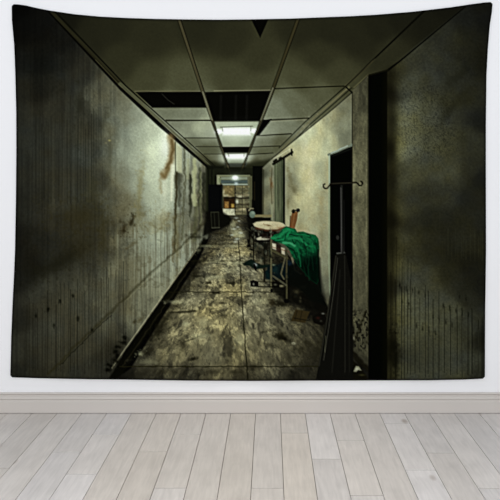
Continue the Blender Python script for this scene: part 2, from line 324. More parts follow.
line([(170.6,137),(172.6,147),(171.4,158),(168,168),(164,176)], 6.5, (122,104,68), .75, soft=2.6, warp=.6); line([(171.6,140),(173.2,150),(170.4,161),(167,168)], 2.2, (76,62,34), .65, soft=1.6, warp=.6); line([(169,168),(165,177),(161.5,174)], 3, (88,74,42), .55, soft=1.8)
line([(162,170),(160.4,181),(161,192)], 3, (122,108,72), .4, soft=2.2, warp=1)
line([(172.8,166),(172,180),(171.4,200)], 4, (220,224,196), .75, soft=1.8, w1=2)
poly([(175.5,142),(182,149),(182,173),(177,174)], (176,180,148), soft=.9, al=.85); line([(175.3,142),(175.6,172)], 1.1, (60,58,36), .8)
line([(176.3,173),(176,200),(175.5,222),(174.5,250)], 3.2, (42,38,20), .85, soft=1.4, w1=1.6, warp=.8); line([(179,174),(179.4,195),(179,206)], 5, (34,34,22), .62, soft=2.2, w1=2, warp=1)
line([(172.6,236),(173,262)], 2, (70,60,34), .5, soft=1.4, warp=1)
line([(184,150),(185,180),(183,215),(182,240)], 1.6, (64,64,44), .6, soft=1.2, warp=1); line([(190.3,176),(190.8,200),(189.8,216)], 3.4, (30,32,20), .7, soft=1.5, w1=1.6, warp=1)
line([(188,160),(187.6,178)], 3, (150,154,120), .5, soft=1.4); line([(194.3,160),(194.6,205)], 4.2, (176,182,140), .7, soft=1.6, warp=1); line([(199.6,168),(199.8,206)], 2, (40,44,28), .6, soft=1.2, warp=1)
line([(203.8,174),(203.4,212)], 3.0, (22,24,14), .7, soft=2, warp=1); line([(197,205),(194,240)], 4, (88,90,62), .5, soft=2, warp=1); line([(211,168),(211,236)], 5, (12,13,8), .85, soft=3); line([(200.5,172),(201,224)], 1.6, (120,124,92), .55, soft=1.2, warp=.8); line([(206.5,176),(206.5,226)], 1.4, (62,66,44), .5, soft=1.2, warp=.8)
for k, (a, b) in enumerate([((150,222),(157,229)),((156,232),(162,226)),((141,226),(143,233)),((146,228),(149,231)),((160,228),(166,231)),((170,214),(163,224)),((152,226),(148,224))]): line([a, b], 1.8, (84,78,50), .32, soft=1.4, warp=1.4, seed=k)
wob(164,218,8,7,(128,118,78),.4,0,8); wob(158,226,14,6,(118,112,78),.35,0,9); wob(177,245,2.2,22,(96,88,54),.4,0,5)
line([(48,374),(60,362.5),(75,346),(100,323),(125,298),(140,283),(160,265),(175,252),(198,230),(207,219)], 2.6, (36,34,18), .5, soft=1.6, w1=1.6, warp=.9)
line([(60,365),(76,349),(100,325.6),(112,315)], .9, (14,13,7), .55, warp=.8)
line([(200,232),(160,268),(125,301)], 1, (150,150,120), .2, warp=.5)
wob(140,320,2.6,2,(50,44,26),.5,-.7,3); wob(134,322,2,1.5,(40,36,20),.6,-.6,4)
blob(109.5,140.5,1.4,.9,(150,145,100),.8); blob(106,143,1,.8,(120,118,90),.5)
wob(116,78+60,3,16,(105,112,96),.2,0,6); wob(122,140,3,20,(150,158,138),.4,0,7)
for (x_, y_) in ((48,309),(60,301),(73,296),(36,316),(78,318),(48,311),(54,325),(92,330)): blob(x_, y_, 1.3, 1.9, (12,12,7), .75, nz=.8)
# skirting of the left wall
line([(196,250.5),(160,300),(125,349),(112,368)], 1.1, (158,156,124), .75, w1=.9)
poly([(203,238),(196,252),(162,299),(126,350),(108,380),(114,392),(128.5,365),(163.5,309.5),(197,260),(207,240)], (9,9,5), soft=1.6, name='printed_plaster_wall', al=.94, warp=.8)
for k in range(16):
    t = k/15; x_ = 124-15*t+3*math.sin(k*7.1); y_ = 337+34*t+2*math.sin(k*3.3); blob(x_, y_, 2.4, 1.8, (8,8,4), .85, nz=.9, seed=k)
line([(122,366),(131,354),(160,312),(190,268)], .9, (60,56,38), .35, warp=.8)
# ------------------------------------------------------------ printed floor
fm = mask([(214,213),(262,213),(326,300),(330,306),(372,366),(385,390),(100,390),(131,368),(166,312),(198,262),(208,240)], 1.2)
Lf = scatter([(125,376,30),(150,374,48),(190,373,62),(250,374,52),(300,374,34),(340,374,14),(145,358,70),(170,358,96),(200,355,112),(230,356,104),(260,358,92),(290,360,66),(315,360,42),(155,335,86),(160,345,82),(175,335,112),(200,332,128),(225,330,130),(245,335,112),(265,335,104),(285,335,84),
    (305,340,66),(318,335,48),(170,312,84),(185,310,118),(205,308,128),(225,308,130),(245,308,122),(262,308,118),(280,312,96),(300,308,50),(318,310,26),(182,292,84),(200,290,112),(220,288,118),(240,288,132),(258,290,124),(270,296,104),(285,300,50),(305,292,18),(195,268,70),(210,270,100),(225,270,132),(240,270,124),
    (252,275,122),(262,282,96),(280,280,40),(300,275,14),(200,252,62),(212,250,90),(225,252,108),(238,256,126),(248,258,124),(256,262,80),(206,240,30),(216,240,80),(228,242,96),(238,245,112),(248,246,100),(215,228,22),(222,230,44),(230,232,78),(238,234,106),(245,236,70),(224,222,20),(232,222,64),(238,224,88),(243,226,40),(232,216,50),(238,217,60),(250,220,14)], 6)
z = 1/np.maximum(Y-VY, 18); fx = (X-VX)*z
wa = fbm(fx*7, z*700, 160, 3)*.5; wb = fbm(fx*7+9, z*700+4, 161, 3)*.5
qx = fx*14+wa*.7; qz = z*1500+wb*.7
n1 = fbm(qx, qz, 61, 5, .6); n2 = fbm(qx*2.3+5, qz*2.3, 63, 4, .65)
fw = .45+.55*sm(225,260,Y); Lf = Lf*(1+.15*n1*fw)*(1+.15*n2*fw)*(1+.16*fbm(fx*5+3, z*520, 166, 3))*(1-.45*sm(.40,.56,-fx*.85+.04*fbm(X/5,Y/5,168,3)))*(1+.13*fbm(fx*60, z*5200, 62, 3))
r1 = 1-np.abs(fbm(qx*1.3+2, qz*1.3+8, 69, 4, .6)); Lf = Lf*(1-.20*sm(.93,1,r1))
Lf = Lf*(.93+.17*sm(.05,.22, n2-.1))*(1-.34*sm(.1,.55,-n1)*sm(225,260,Y))*1.03
hf = (fbm(fx*5, z*500, 66, 3)*.5+.5).clip(0,1)[..., None]
lay(fm, tint(Lf, 1.02, .97, .70)*hf+tint(Lf, 1, .99, .80)*(1-hf), 'printed_floor')
for k, y_ in enumerate((366.5, 292, 261, 244.2, 233.6)): line([(VX-.64*(y_-VY), y_),(VX+(.7 if k else .62)*(y_-VY), y_)], 1.1-.15*k, (26,25,13), .8-.1*k, warp=.5)
line([(237.8,232),(239,250),(241.4,292),(244.5,335),(247.8,380)], .7, (22,21,11), .8, w1=1.4, warp=.35)
for (x_, y_, rx, ry, a, ang) in ((163,322,5,11,.75,.5),(158,332,6,5,.7,0),(152,340,6,6,.5,0),(177,306,8,3,.5,-.3),(186,287,9,2.5,.6,-.2),(194,274,5,8,.7,.6),(199,262,6,3,.6,0),(181,312,14,1.3,.75,-.05),(193,311,3,1.2,.8,0),
    (171,297,9,3,.6,-.5),(208,283,3,1.3,.85,0),(218,293,4,1.2,.9,0),(232,283,4,1.1,.7,0),(194,359,3,1.6,.9,0),(146,352,8,4,.6,-.4),(183,346,4,5,.6,.2),(190,340,12,1,.5,-.35),(222,303,3,1,.7,0),(224,316,6,3,.35,0),(236,318,4,3,.35,0),(198,276,6,1,.7,0),
    (196,237,8,2,.6,0),(222,240,8,1.5,.4,0),(229,236,5,1.3,.7,0),(284,337,9,4,.55,.5),(282,338,5,2,.7,.4),(300,350,10,4,.4,0),(308,343,6,3,.5,.3),(270,345,10,2,.35,.2),(290,360,12,5,.35,0),(262,320,8,3,.3,0),(276,303,6,2.6,.8,.1),(283,304,5,2,.75,0),(255,367,5,3,.5,0),(213,372,12,3,.4,0),(235,372,6,2,.4,0),(165,372,9,3,.4,0),(320,345,6,18,.5,0),(250,296,3,1,.5,0),(263,332,3,1,.5,0),(247,262,7,2,.4,0)): wob(x_, y_, rx, ry, (18,17,9), a, ang, int(x_))
for (x_, y_, rx, ry, a) in ((186,324,3,3,.6),(204,322,6,5,.35),(239,340,5,8,.4),(200,336,9,3,.4),(175,302,8,2,.5),(238,263,8,2,.5),(215,277,8,2,.5),(240,236,6,2,.75),(236,232,5,3,.6),(233,225,3,4,.5),(140,354,3,2,.6),(148,362,10,3,.3),(232,270,10,4,.3),(216,262,8,2,.35),(262,300,8,3,.35),(254,284,8,3,.4),(234,246,6,1.6,.5),(198,250,3,2,.4),(206,246,10,1.5,.4)): wob(x_, y_, rx, ry, (176,178,142), a, 0, int(x_)+1)
for (x_, y_, r_) in ((236,218,1.2),(239,221,1),(234,229,1.4),(238,227,1.1),(241,233,1.5),(232,235,1.2),(237,239,1.4),(235,242,1.2)): blob(x_, y_, r_*1.6, r_*.7, (196,206,188), .6, nz=.7)
blob(293.6,343.4,1.8,1.2,(190,190,160),.9); blob(293.4,343.8,.9,.5,(60,58,40),.9)
# ------------------------------------------------------------ end of the corridor
rect(206,166,224,214,(16,18,11),soft=1.6,name='printed_end_wall')
rect(214,168,262,176,(24,26,17),soft=1.2,name='printed_end_wall',al=.85)
for x_ in (207,210,213.5): line([(x_,170),(x_,210)], 1.3, (44,48,30), .4, soft=1)
en = 'printed_end_room'
rect(217,175.5,250,215,(70,70,50),name=en)
rect(217,175.5,220,185,(138,144,114),name=en); rect(218.6,178,221,182.6,(112,120,92))
rect(221,177,247.5,179.8,(120,128,108),soft=.8); rect(221,180,248,183.4,(70,82,76),soft=.8); rect(222,183.8,248,185,(150,165,150),soft=.7)
rect(217,175,250,176.6,(116,120,94),soft=.7)
rect(249,176,252.2,215,(84,86,64),soft=.8,name=en); line([(250.8,178),(250.8,214)], .7, (60,58,40), .7); rect(247.6,176,249,200,(92,94,74))
rect(223.5,185.5,234.5,197,(112,104,70),soft=.9); blob(229,190,4,3,(160,142,96),.6); rect(223.5,196.8,248,199.2,(30,26,16),soft=.6)
rect(223.5,199,235,209,(44,30,16),soft=.7); rect(224.6,201.6,228.8,208.2,(150,118,68),soft=1.1,name='cardboard_box'); rect(231.2,204,234.2,207.4,(160,132,66),soft=.9,name='cardboard_box'); blob(226,195.5,2.4,1.2,(186,184,152),.8); blob(223.6,192.5,1.2,3,(180,176,140),.8); blob(230,196.4,2,.9,(206,190,150),.6)
rect(223,208.8,235,215,(202,204,172),soft=.9); rect(234.8,185.4,236,214,(44,44,34),soft=.5)
rect(236,185.4,248,214,(108,106,80),soft=.7,al=.9)
for y_, c in ((187,(126,122,90)),(191,(96,92,66)),(195,(140,134,104)),(198,(28,26,18)),(201.5,(120,118,92)),(204.5,(52,48,34)),(207.5,(84,80,58)),(210,(140,134,104)),(213,(82,78,56))): line([(236,y_),(248.4,y_)], 1.7, c, .75, soft=.8, warp=.4)
sl = box(223,249,185,214); a_ = mask([(223.5,185.5),(248,185.5),(248,214),(223.5,214)])[sl]; C[sl] = C[sl]*(1+a_*(-.12+.16*fbm(X[sl]/2, Y[sl]/1.6, 181, 3)))[..., None]
blob(237.2,201.6,1.2,1.8,(214,220,196),.95); blob(240,196.5,3,1,(200,200,170),.7); blob(243,209,4,1,(190,182,140),.7); blob(232.5,206,1,2,(220,190,110),.4); blob(239,213.4,4,1,(150,146,112),.6); line([(242.3,186),(242.3,214)], .7, (48,46,34), .5)
blob(235.3,178.3,4.2,2.6,(214,228,214),.95,p=2.4); blob(235.3,176.3,7,3,(150,165,145),.35); blob(236.2,183.6,1.8,1.5,(196,214,212),.85)
disc(235.2,177.6,2.8,1.9,(240,248,240),name='ceiling_light',soft=1.2)
# black cupboard and radiator on the left, black recess on the right
rect(208.5,184.5,222.6,213,(7,8,8),soft=.9,name='printed_cupboard'); line([(221.5,186),(221.5,208)], .7, (40,44,34), .5)
poly([(206,212),(222,211),(226,214),(232,219),(230,224),(222,229),(212,232),(203,236),(205,222)], (9,9,6), soft=1.6, al=.92, name='printed_cupboard', warp=.6)
for x_ in (211,214.2,218.4): line([(x_,213),(x_+.8,227.4)], .9, (52,54,42), .6, name='printed_radiator')
rect(211,212.5,219,228,(16,17,12),soft=.4,al=.35,name='printed_radiator'); line([(211,212.4),(218.6,212)], .9, (48,50,38), .8); line([(212,227.8),(219.4,227.6)], 1, (74,75,60), .7)
rect(252.6,166,263.6,222,(7,8,6),soft=.8,name='printed_dark_doorway'); line([(254.5,182),(254.5,200)], 1, (60,52,30), .35); line([(252.3,200),(252.3,222)],1.6,(20,20,14),.9)
# ------------------------------------------------------------ printed right wall
wr = mask([(262.5,168),(272,159),(330,112),(352,93),(352,356),(326,304),(317,291),(262.5,222)], .8)
Lr = scatter([(264,175,60),(265,190,90),(268,180,120),(271,200,120),(265,215,95),(270,168,100),(276,165,130),(287,158,150),(298,145,170),(288,170,140),(290,190,130),(287,200,118),(292,205,140),(290,180,122),(308,135,180),(315,128,176),(330,118,146),(345,105,110),(342,125,120),(350,138,104),(350,100,98),
    (305,155,190),(315,150,188),(326,140,160),(305,175,182),(312,185,180),(322,170,160),(326,190,140),(300,200,172),(312,210,165),(322,215,140),(300,220,150),(312,228,150),(324,240,128),(322,260,120),(326,285,92),(320,285,90),(318,270,108),(326,300,70),(300,232,150)], 5)
u2 = 1/np.maximum(X-VX, 14); hR = (Y-VY)*u2
Lr = Lr*1.04*(1+.04*fbm(X/15, Y/22, 71, 4))*(1+.05*fbm(X/5, Y/14, 72, 3))*(1+.025*fbm(X/1.4, Y/1.6, 73, 2))
hr = (fbm(X/14, Y/22, 75, 3)*.6+.45).clip(0,1)[..., None]
lay(wr, tint(Lr, 1.0, .985, .76)*hr+tint(Lr, 1, 1.03, .85)*(1-hr), 'printed_plaster_wall')
wob(290,178,2,8,(92,88,60),.5,-.3,2); wob(294,190,2.6,5,(80,76,52),.5,-.5,3); wob(288,203,1.4,4,(96,90,60),.55,0,4); wob(322,235,3,12,(110,104,74),.35,0,6); wob(312,214,5,12,(150,138,98),.3,0,7); wob(322,205,3,14,(138,126,88),.35,0,8); wob(298,225,8,10,(128,118,80),.35,0,9); wob(340,115,10,6,(96,92,64),.3,-.7,9)
wob(305,150,4,20,(206,206,176),.35,0,3); wob(312,172,3,24,(206,202,172),.25,.1,4)
line([(263.4,170),(263.2,222)], 1.4, (30,30,18), .6); wob(271.2,184,1.6,4.4,(96,72,44),.85,0,3); line([(272,168),(271,186),(272,205)], .9, (60,56,34), .5)
dn = 'printed_sliding_door'
poly([(274,163.5),(283,158),(283.2,223),(274.6,222)], (76,82,62), name=dn)
sl = box(273,284,158,224); a = mask([(274,163.5),(283,158),(283.2,223),(274.6,222)])[sl]; C[sl] = C[sl]*(1+a*.14*fbm(X[sl]/1.6, Y[sl]/12, 81, 2))[..., None]
line([(276.6,163),(276.8,221)], .8, (128,136,108), .45); line([(282,160),(282,222)], 1.2, (34,40,28), .6)
poly([(282.9,157),(284.9,156),(285.2,225),(283,223)], (5,5,3), name=dn)
line([(273.4,164),(279,160.6),(292.3,152.3)], 2.6, (16,16,10), .95, name=dn); line([(291.5,149.5),(291.8,155)], 1.6, (14,14,9)); line([(274,161.5),(276,159.6)], 2.4, (22,22,14)); line([(279.5,158.5),(281,157.6)], 2, (20,20,12)); line([(274,158.6),(290,149)], 1.3, (196,200,168), .5)
# doorway
dd = 'printed_dark_doorway'
poly([(330,154),(352.6,145.6),(352.6,312),(336,318),(330,300)], K, name=dd)
line([(329.4,155),(329.2,190),(329,262),(330,296)], 1.6, (120,134,108), .75, w1=1); line([(329.3,155),(329.3,185)], 1, (176,196,178), .55)
line([(328.6,154.6),(352,145)], 2.4, (104,112,96), .95, warp=.4); line([(331,153),(348,146)], 1, (176,190,176), .7, warp=.5); line([(331,156.6),(352,148.6)], 1.2, (20,22,18), .9)
# ------------------------------------------------------------ pillar, recess and nearest wall on the right
Lp = scatter([(360,80,62),(366,78,54),(355,100,74),(365,100,62),(360,120,80),(358,140,90),(366,140,74),(360,170,96),(360,190,98),(355,210,90),(366,200,80),(360,240,84),(360,270,76),(357,300,74),(365,300,68),(360,330,72),(366,350,64),(362,362,40)], 6)
Lp = Lp*(1-.6*sm(.0,.35,fbm(X/1.9,Y/2.6,93,2))*sm(306,316,Y)*sm(356,344,Y))*(1+.20*fbm(X/3.4, Y/11, 91, 4))*(1+.07*fbm(X/1.3, Y/1.5, 92, 2))
lay(mask([(352.4,90.5),(368.4,75.5),(368.6,371),(352.6,357)], .5), tint(Lp, 1, .99, .76), 'printed_pillar')
line([(352.6,92),(352.6,300)], .9, (40,39,25), .45); line([(367.6,78),(367.8,340)], 1, (34,34,22), .5)
for k in range(26):
    a_ = (k*0.618) % 1; b_ = (k*0.377) % 1; wob(354+13*a_, 311+34*b_, .7+.6*((k*.27) % 1), 1.3, (18,17,9), .6, 0, k)
wob(354,321,1.4,4,(120,118,88),.7,0,4); wob(353.6,338,.9,2,(150,150,124),.7,0,5)
line([(352,353),(360,362),(370,371)], 5, (14,13,7), .85, soft=1.4, warp=.7); poly([(353,360),(362,370),(372,384),(350,384)], (14,13,7), warp=.6)
poly([(353.5,371.5),(356,366),(359,366.5),(361.5,370.5),(358,370),(356,372)], (120,122,100), soft=.8, name='paper_scrap'); blob(357,369,1.6,1.2,(170,172,150),.7); blob(362,375,3,.9,(60,58,36),.6)
wn = mask([(386.5,70),(470,2),(500,-5),(500,390),(386,390)], 1)
Ln = scatter([(389,90,12),(389,150,14),(389,220,16),(389,290,18),(389,350,12),(395,85,34),(394,120,36),(394,180,28),(393,240,30),(393,290,34),(393,350,24),(401,85,58),(401,120,84),(401,150,84),(401,180,62),(402,210,50),(401,240,54),(401,270,62),(401,300,64),(401,340,52),(402,370,44),(394,76,26),(402,68,40),
    (412,80,54),(412,110,74),(412,140,76),(415,170,58),(412,200,44),(412,225,36),(412,250,42),(412,280,54),(412,320,56),(412,360,40),(425,60,44),(430,85,48),(428,110,60),(430,140,62),(430,165,56),(428,195,42),(430,220,30),(430,250,34),(428,280,50),(430,320,52),(430,355,42),(430,374,44),(450,40,34),(450,70,38),(450,105,42),
    (448,140,52),(452,170,54),(448,195,42),(450,225,28),(450,250,28),(450,275,32),(448,310,48),(450,345,44),(455,374,44),(468,25,24),(470,60,28),(470,100,32),(468,140,40),(470,170,36),(468,200,28),(468,235,32),(470,265,22),(468,295,26),(468,330,36),(468,360,40),(483,20,18),(482,60,20),(482,120,24),(482,180,24),(482,240,28),(482,290,20),(482,340,20),(482,374,30)], 7)
Ln = Ln*(1.10+.10*sm(430,405,X)*sm(190,150,Y)+.24*sm(275,300,Y))*(1+.07*fbm(X/13+3, Y/15, 101, 5, .7))*(1-.18*sm(.15,.6,fbm(X/1.1,Y/1.1,107,2))*mask([(398,85),(425,80),(452,95),(458,150),(430,165),(398,160)],9))*(1+.09*fbm(X/1.4, Y/1.5, 102, 3))
hn = (fbm(X/22, Y/20, 105, 3)*.4+.35+.5*sm(410,392,X)+.25*sm(190,240,Y)*sm(290,250,Y)).clip(0,1)[..., None]
lay(wn, tint(Ln, 1.02, 1.0, .64)*hn+tint(Ln, .98, 1.02, .86)*(1-hn), 'printed_near_wall')
combs(391, 484, 4.6, lambda x_: 282+(x_-400)*.45, lambda x_: 380, (10,10,6), .72, 11, 9)
combs(398, 480, 7, lambda x_: 292+(x_-400)*.45, lambda x_: 378, (80,84,68), .26, 12, 12)
combs(388, 412, 3.2, lambda x_: 250, lambda x_: 330, (20,18,9), .45, 13, 14)
combs(440, 485, 3, lambda x_: 234, lambda x_: 262, (58,60,44), .3, 14, 8)
for k in range(22):
    a_ = (k*.618) % 1; b_ = (k*.41) % 1; wob(400+70*a_, 285+50*b_, .8, 2.4, (12,12,7), .55, 0, k)
wob(393,345,4,14,(10,10,5),.8,0,4); wob(396,360,3,12,(12,12,6),.8,0,5); wob(445,255,24,14,(26,24,12),.25,.5,6); wob(440,175,5,6,(76,78,60),.3,.8,8); wob(460,75,22,5,(18,18,11),.35,-.7,9); wob(452,108,24,4,(20,20,12),.3,-.9,10)
poly([(368.4,75.5),(387.2,69.8),(387.2,392),(368.4,392)], K, soft=.8, name='printed_dark_recess')
poly([(384,71),(392,66),(396,100),(395,390),(384,390)], (14,13,5), soft=5, al=.5)
line([(373,61),(352,83)],1,(60,56,36),.4)
line([(346.5,87.5),(352,92.5)],1.6,(14,14,8),.9); line([(345,85.6),(375,59)],.8,(90,86,60),.35)
line([(387.5,70.5),(400,61),(465,7)], 2.4, (8,8,4), .95, w1=1.2); line([(368,75.5),(388,70)], 1.6, (16,16,9), .9)
line([(354,87.5),(368,75)], 1.2, (120,116,84), .35)
# ------------------------------------------------------------ trolleys, sheet, bags and the rest on the floor
sh = (8,8,5)
poly([(285,272),(316,284),(326,303),(331,316),(318,312),(300,306),(284,300),(274,292),(268,284)], sh, soft=2.4, al=.85, warp=.8)
poly([(243,222),(262,219),(290,232),(318,262),(326,300),(300,296),(286,282),(262,262),(248,248)], sh, soft=2.5, al=.55)
poly([(248,219),(258,222),(258,240),(249,236)], sh, soft=1.2, al=.8); poly([(246,208),(253,208),(256,224),(248,226)], (12,12,9), soft=1, al=.8, warp=.5)
tb = 'printed_far_trolley'
rect(254,214.6,272,217.2,(112,106,76),soft=.9,name=tb); rect(256,217.6,271,222,(8,8,5),soft=.7,name=tb); poly([(270.5,204),(273.4,204),(273,222),(271.4,222)],(150,156,124),soft=.9,al=.5)
line([(249.5,222),(249.5,242)], 1.3, (10,10,7), name=tb); line([(246.5,228),(254,233)], 1, (46,46,34), .7); line([(248,240),(249.5,246)], 1.6, (10,10,7)); poly([(250,221),(272,221),(278,236),(262,246),(252,240)], (10,10,7), soft=1.2, al=.9, name=tb)
for k in range(18):
    a_ = (k*.618) % 1; b_ = (k*.41) % 1; wob(252+22*a_, 228+20*b_, .9, 1.6, (104,106,88), .55, .3, k)
disc(252.3,214.4,2.9,3.5,(88,102,88),name='pale_bundle',soft=.8); blob(253,213,1.9,1.6,(136,150,134),.7); line([(249,210.5),(250.5,208.4),(253,208.6)], 1.3, (150,146,112), .8)
pn = 'printed_trolley'
leg = lambda p, w, c, n=pn: line(p, w, c, .95, name=n)
leg([(253.6,236),(253.6,264)], 1.4, (20,20,13)); leg([(264.6,244),(264.4,281)], 2.0, (24,24,16)); leg([(268.5,252),(268,266)], .8, (60,60,44))
poly([(256,238.6),(262,236),(271.4,236.4),(272.6,238.4),(266,240),(258,240.4)], (176,174,148), soft=.7, name='printed_trolley'); rect(257,240.2,271,242,(12,12,8),soft=.6,al=.9)
rect(263.6,243,268,256,(16,16,10),soft=.8,al=.8)
# dark bundles on the lower shelf
poly([(242.5,263.6),(247,261),(251.5,259),(256,263),(262,265),(276,264),(277,266),(262,268.4),(256,269.6),(250,266),(244,265.4)], (14,24,18), soft=.8, name='dark_cloth', warp=.3); blob(255.4,264.8,1.7,1.3,(190,196,190),.9,.5)
line([(254.4,265),(255.6,269.6)], 2.2, (9,9,6)); blob(273.6,265,2,1.1,(150,152,118),.7)
poly([(265,272),(268,267),(274,265.6),(284,262),(298,260),(301,268),(300,276),(288,278),(272,280),(266,279)], (10,18,18), soft=1, name='dark_cloth', warp=.6); wob(274,270,4,3,(24,48,46),.5,0,3); wob(291,265,4,4,(26,40,56),.55,0,4); wob(268,276,2,4,(14,34,30),.6,0,5)
# tags and shelf rail
poly([(272,243),(276,244),(276.5,250),(272.4,248.6)], (186,184,158), soft=.9, name='white_tag'); poly([(281,247),(284.6,248.4),(285,255),(281.6,254)], (172,168,142), soft=.9, name='white_tag')
line([(272,250),(287,258)], 2.6, (66,64,44), .9, name=pn); line([(272,247),(290,252)], 1.2, (84,60,44), .5)
poly([(276,244),(281,246),(281,254),(276,251)],(40,26,20),al=.6,soft=.8)
leg([(271.2,240),(271.2,291.4)], 1.7, (78,77,56)); leg([(286.6,250),(286.8,300)], 1.6, (58,57,40))
line([(285,258),(281,274),(284,279)], 1.5, (84,82,62), .8, name=pn); line([(292,258),(295,270),(301,274)], 1.7, (112,108,84), .8, name=pn); disc(299,268,2.5,3,(96,90,68),al=.75); line([(273,276),(286,285)], 1.9, (72,72,56), .85, name=pn); line([(272,279),(280,287)], 1, (44,44,32), .8)
line([(258,286.6),(272,286.8),(281,287.4)], 1.2, (12,12,8), .95, name=pn); line([(258,281.6),(276,282.4)], 1, (30,28,16), .75); blob(281.5,286,2.4,1.1,(150,146,108),.75)
cs = 'caster_wheel'
poly([(250.2,281),(253,280),(258.4,281.4),(258.6,286.8),(250.4,286.6)], (8,8,6), soft=.5, name=cs); blob(253.6,284.2,.8,1.2,(150,150,130),.8)
poly([(271.6,282),(279,281.4),(279.6,287.6),(272,287.4)], (9,9,6), soft=.5, name=cs); blob(275.3,284.6,1.6,.9,(96,96,76),.7); disc(271.6,290.6,1.5,2,(9,9,6),name=cs); disc(286.6,301,2.8,2.2,(8,8,6),name=cs); disc(247.8,246,1.2,1.4,(9,9,6),name=cs)
line([(250,249),(253,250)], 1.5, (12,12,8)); 
wob(297,291,3.4,4,(40,38,26),.7,0,3); blob(303,287,3,1.8,(80,78,60),.7)
# pillow on the trolley
poly([(256,229),(262,232.6),(274,233.4),(284,231),(285,228),(278,240),(262,238)], (18,12,8), soft=1, al=.85)
poly([(253,223.8),(256.6,221.8),(264,221),(272,221.2),(280,222.2),(284.6,225),(283.4,227.6),(278,229.4),(268,230),(260,229),(254.4,226.4)], (176,171,138), soft=.8, name='pillow')
blob(265,223.4,8,1.4,(196,192,160),.6); line([(256,228),(266,230.4),(277,230.2),(284,227.6)], 1.9, (78,52,34), .8, soft=.9); wob(269,225.4,2.8,.8,(92,70,44),.8,.2,3); wob(279,227.6,4,1,(120,92,62),.5,-.1,4)
r9 = np.random.RandomState(9)
for k in range(46):
    x_, y_ = r9.uniform(250, 272), r9.uniform(230, 262); blob(x_, y_, r9.uniform(.5,1.2), r9.uniform(.8,2.4), [(8,8,5),(8,8,5),(70,72,56),(130,130,108),(24,30,24)][k % 5], .7, nz=.8, seed=k)
for k in range(34):
    x_, y_ = r9.uniform(274, 314), r9.uniform(262, 302); blob(x_, y_, r9.uniform(.7,2), r9.uniform(.6,1.5), [(8,8,5),(8,8,5),(44,42,28),(60,58,42),(14,20,18)][k % 5], .6, nz=.8, seed=k)
# brown backrest board
poly([(292.4,211),(298,212),(297,220),(294.6,228.6),(289.6,227.6),(291,217)], (98,70,42), soft=.6, name='backrest_board'); line([(294.8,212),(292.4,227)], 1.1, (124,92,58), .5); line([(290.4,216),(289.8,227)], .9, (56,36,18), .8)
disc(293.4,211.4,1.9,2,(10,10,8),name='backrest_board'); disc(298,210.3,2.1,1.9,(10,10,8),name='backrest_board'); line([(293.4,210),(298,210.4)], 1, (12,12,8), .8); blob(297.8,210.2,.8,.7,(54,54,60),.7)
# green sheet
gs = 'green_sheet'
poly([(297,262),(320,258),(321,292),(327,306),(310,300),(300,290),(288,284),(288,266)], (7,9,6), soft=2, al=.92)
G = [(271,238.6),(274,235),(279,233.4),(282.6,228.8),(286,226.2),(290,227.6),(295,229),(297,232.2),(303,231.6),(310,234),(315.4,235),(318.4,239),(319.2,247),(319,258),(318.4,267),(319,278),(317,284),(311,280),(304,272),(298,265),(292,256),(289,249),(284,244),(277,242)]
poly(G, (12,62,34), soft=.7, name=gs, warp=.3)
m = mask(G, .9); sl = box(268,322,224,295)
g1 = fbm(X[sl]/4.6+Y[sl]/9, Y[sl]/4.2-X[sl]/7, 121, 3); g2 = fbm(X[sl]/2.2, Y[sl]/12, 122, 2)
up = sm(272, 246, Y[sl]+.25*(X[sl]-300))[..., None]; mm = m[sl][..., None]
fold = (np.exp(-(g1/.22)**2))[..., None]
C[sl] = C[sl]*(1-mm*.9)+mm*.9*((np.array([8,42,24])*(1+.35*g2[..., None]))*(1-up)+up*(np.array([14,68,40])*(1+.35*g1[..., None])+fold*np.array([8,18,12])))
dark = mask([(292,262),(320,252),(320,296),(296,285)], 6)[sl][..., None]; C[sl] = C[sl]*(1-mm*dark*.72)
for p, w, c, a in (([(272,238.4),(280,236.5),(284,232),(289,229.4)],2.6,(34,116,72),.8),([(276,240.6),(283,240),(287,236),(290,231.4)],1.6,(28,116,70),.8),([(273,241),(280,241.4)],1.2,(6,30,18),.8),([(283,230),(287,227.6),(293,231)],1.6,(30,120,74),.7),([(286,234.6),(285,240)],1,(6,30,18),.7),
    ([(289,234.4),(296,236),(303,233.6)],1,(6,28,16),.85),([(297,234),(303,234.6),(309,236)],1.6,(28,112,66),.7),([(288,238.6),(295,237.6),(302,240),(306,245)],2.4,(32,108,68),.75),([(283.4,242.6),(290,243.4),(294.4,245.6)],2.4,(64,140,98),.8),([(292,240),(294.4,244),(296,242)],1,(6,34,20),.8),
    ([(296,246),(299,254),(301,266)],1.4,(24,96,58),.6),([(303,240),(306,250),(306,264)],1.2,(7,30,18),.8),([(308,238),(313,243),(313,252)],1.6,(24,92,54),.6),([(310,252),(308,266),(309,280)],1.2,(20,70,44),.25),([(315,240),(317,250),(316.4,264)],1.2,(6,26,15),.7),([(301,240),(308,246),(311,247)],1.1,(30,110,66),.6),([(288,247),(294,250),(297,258)],1.3,(6,26,16),.8),([(300,250),(303,262),(306,276)],1.1,(6,28,16),.8),([(312,256),(313,270)],1,(18,64,40),.25)): line(p, w, c, a, soft=.7, warp=.5, seed=int(p[0][0]))
line([(318.4,250),(318.6,276),(321,292)], 1.4, (8,12,8), .8)
